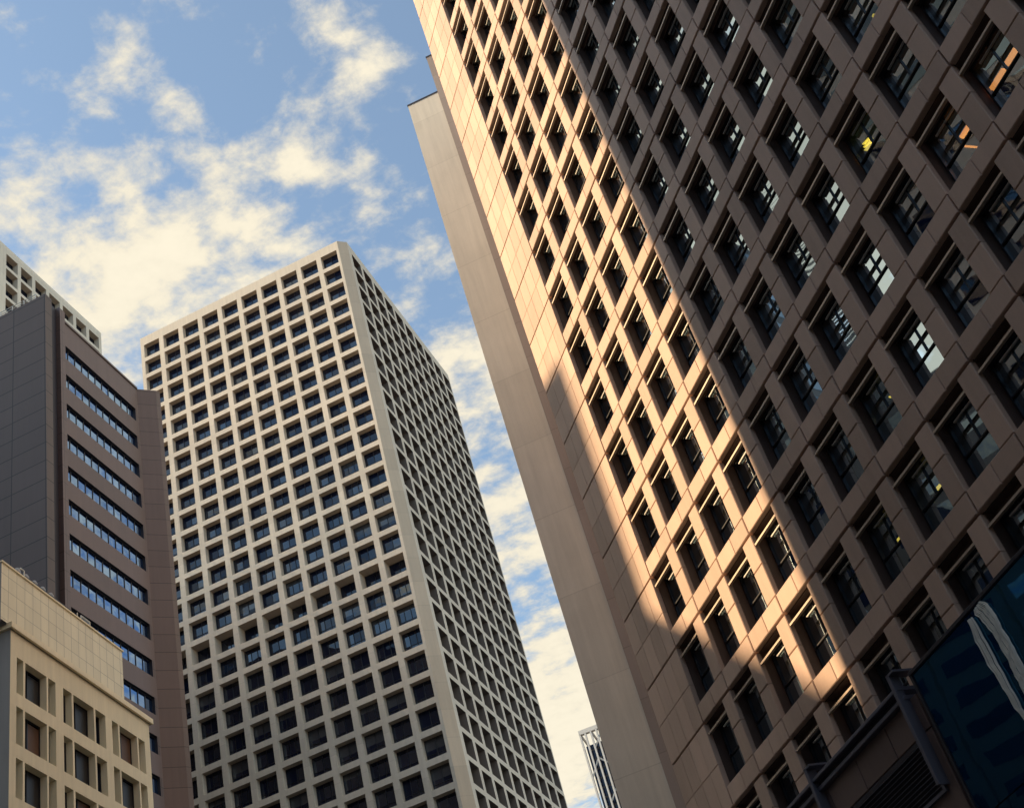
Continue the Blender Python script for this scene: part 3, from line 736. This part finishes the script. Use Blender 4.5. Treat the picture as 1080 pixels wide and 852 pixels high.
lamp(5.95, 5.98, -9.281, 'lamp_y', 'small round yellow lamp in a dark window near the top edge, left hand one', 0, .010)
for k, w_ in enumerate(('top', 'middle', 'bottom')): lamp(5.92 - .01 * k, 6.02 - .01 * k, -11.085 - k * .035, 'lamp_y', w_ + ' one of three thin yellow strips stacked in one dark window', -.03, .005)
lamp(4.593, 4.666, -13.19, 'lamp_y', 'yellow lamp in the dark window left of the one with a white tube', -.03, .008)
lamp(4.511, 4.605, -14.25, 'lamp_y', 'yellow lamp strip in the window two storeys above the navy glass wall', 0, .008)
lamp(3.762, 3.865, -14.26, 'lamp_y', 'yellow lamp strip in the window just left of another lit window, low on the tower', 0, .008)
lamp(5.184, 5.413, -13.965, 'lamp_w', 'white tube lit at the head of a window near the right edge', 0, .010)
lamp(5.28, 5.419, -12.95, 'lamp_w', 'short white tube lit at the head of a window reflecting the sky', 0, .010)

# ------------------------------------------------------------------ unseen street blocks, placed and shaped to shade the towers and show in their glass
sh = Vector((math.sin(R(SUN_AZ)), math.cos(R(SUN_AZ)), 0)); sw = Vector((math.sin(R(SUN_AZ - 90)), math.cos(R(SUN_AZ - 90)), 0)); te = math.tan(R(SUN_EL))
def block(pts, H, name, lab, mat='concrete'):
    m_ = MB(); zz = GZ
    pts = [(p[0], p[1]) for p in pts]
    ar = sum(pts[i][0] * pts[(i + 1) % len(pts)][1] - pts[(i + 1) % len(pts)][0] * pts[i][1] for i in range(len(pts)))
    if ar < 0: pts = pts[::-1]
    m_.prism(pts, zz, H, mat)
    cx = sum(p[0] for p in pts) / len(pts); cy = sum(p[1] for p in pts) / len(pts)
    o = thing(name, lab, 'building', (cx, cy)); m_.build('wall', o)
    g2 = MB()                           # ribbon windows round it
    n = len(pts)
    for k in range(n):
        a = Vector((*pts[k], 0)); b = Vector((*pts[(k + 1) % n], 0)); dr = (b - a); ln = dr.length; dr.normalize(); nr_ = Vector((dr.y, -dr.x, 0))
        z = 1.0
        while z < H - .8:
            p = a + dr * .3 + nr_ * .01; q_ = b - dr * .3 + nr_ * .01
            g2.quad([p + up(z), q_ + up(z), q_ + up(z + .5), p + up(z + .5)], 'glass_w'); z += 1.0
    tag(g2.build('windows', o), kind='stuff'); return o
p = fac(3.72, 10); p = Vector((p.x, p.y, 0)) + sh * 9
block([p, p + sw * 16, p + sw * 16 + sh * 8, p + sh * 8], 25.5, 'unseen_block', 'unseen tall pale stone block placed to edge the sun band, out of the frame to the left', 'blockwarm')
p = fac(-.45, 10); p = Vector((p.x, p.y, 0)) + sh * 26
block([p, p - sw * 5.0, p - sw * 5.0 + sh * 5, p + sh * 5], 25.9, 'unseen_block', 'unseen middling grey block shaped to cut the left of the sun band, out of the frame')
p2 = p - sw * 5.1
o = block([p2, p2 - sw * 3.0, p2 - sw * 3.0 + sh * 5, p2 + sh * 5], 28.0, 'unseen_block', 'unseen grey block with slats added to fade the sun on the blank tower, out of the frame')
m_ = MB(); FK = Face(p2 + sh * .5, SUN_AZ + 90)
qa, qb = p2 - sw * .45 + sh * .5, p2 - sw * 1.35 + sh * .5
for k in range(60):                    # unseen slats thinning upwards, added to fade sun on the blank tower
    z = 28.0 + k * .19; th = .18 * (1 - k / 60.0) ** 1.2 + .012
    m_.quad([qa + up(z), qb + up(z), qb + up(z + th), qa + up(z + th)], 'concrete', .5)
for q0 in (qa, qb): m_.tube(q0 + sh * .05 + up(28), q0 + sh * .05 + up(39.5), .03, 'concrete', 6)
m_.build('sun_fade_slats', o)
p3 = p2 - sw * 3.1
block([p3, p3 - sw * 5.2, p3 - sw * 5.2 + sh * 5, p3 + sh * 5], 37, 'unseen_block', 'unseen tallest grey block added to shade the granite tower, out of the frame')
block([(-60, 9), (-60, 24), (-70, 24), (-70, 9)], 46, 'unseen_block', 'unseen far tall grey block added to darken window reflections, out of the frame')
l1 = 20.0; l2 = l1 + (15.4 - 12.3) / te
a = fac(-1.0, 10); a = Vector((a.x, a.y, 0)) + sh * (l1 - .8); b = fac(3.8, 10); b = Vector((b.x, b.y, 0)) + sh * l2
block([a, b, b + sh * 1.5, a + sh * 5], 20.05 - 12.3 + l1 * te, 'unseen_block', 'unseen low grey block, its slanting front shaped to end the sun band, out of the frame')
block([(-10, -12), (14, -16), (16, -26), (-12, -24)], 20, 'unseen_block', 'unseen wide grey block added behind the photographer to darken the low walls, out of the frame')
o = block([(-46, 20), (-46, 37), (-54, 37), (-54, 20)], 35, 'unseen_block', 'unseen farther grey block with slats added to dim the white tower, west of it, out of the frame')
m_ = MB()
for k in range(56):  # unseen slats thinning upwards, added to fade the sun on the white tower
    z = 35 + k * .28; th = .29 * (1 - k / 56.0) ** 1.1 + .015
    m_.quad([Vector((-46.5, 37, z)), Vector((-46.5, 20, z)), Vector((-46.5, 20, z + th)), Vector((-46.5, 37, z + th))], 'concrete', .5)
for k in range(7): m_.tube((-46.45, 20.1 + k * 2.8, 35), (-46.45, 20.1 + k * 2.8, 50.6), .03, 'concrete', 6)
m_.build('sun_fade_slats', o)
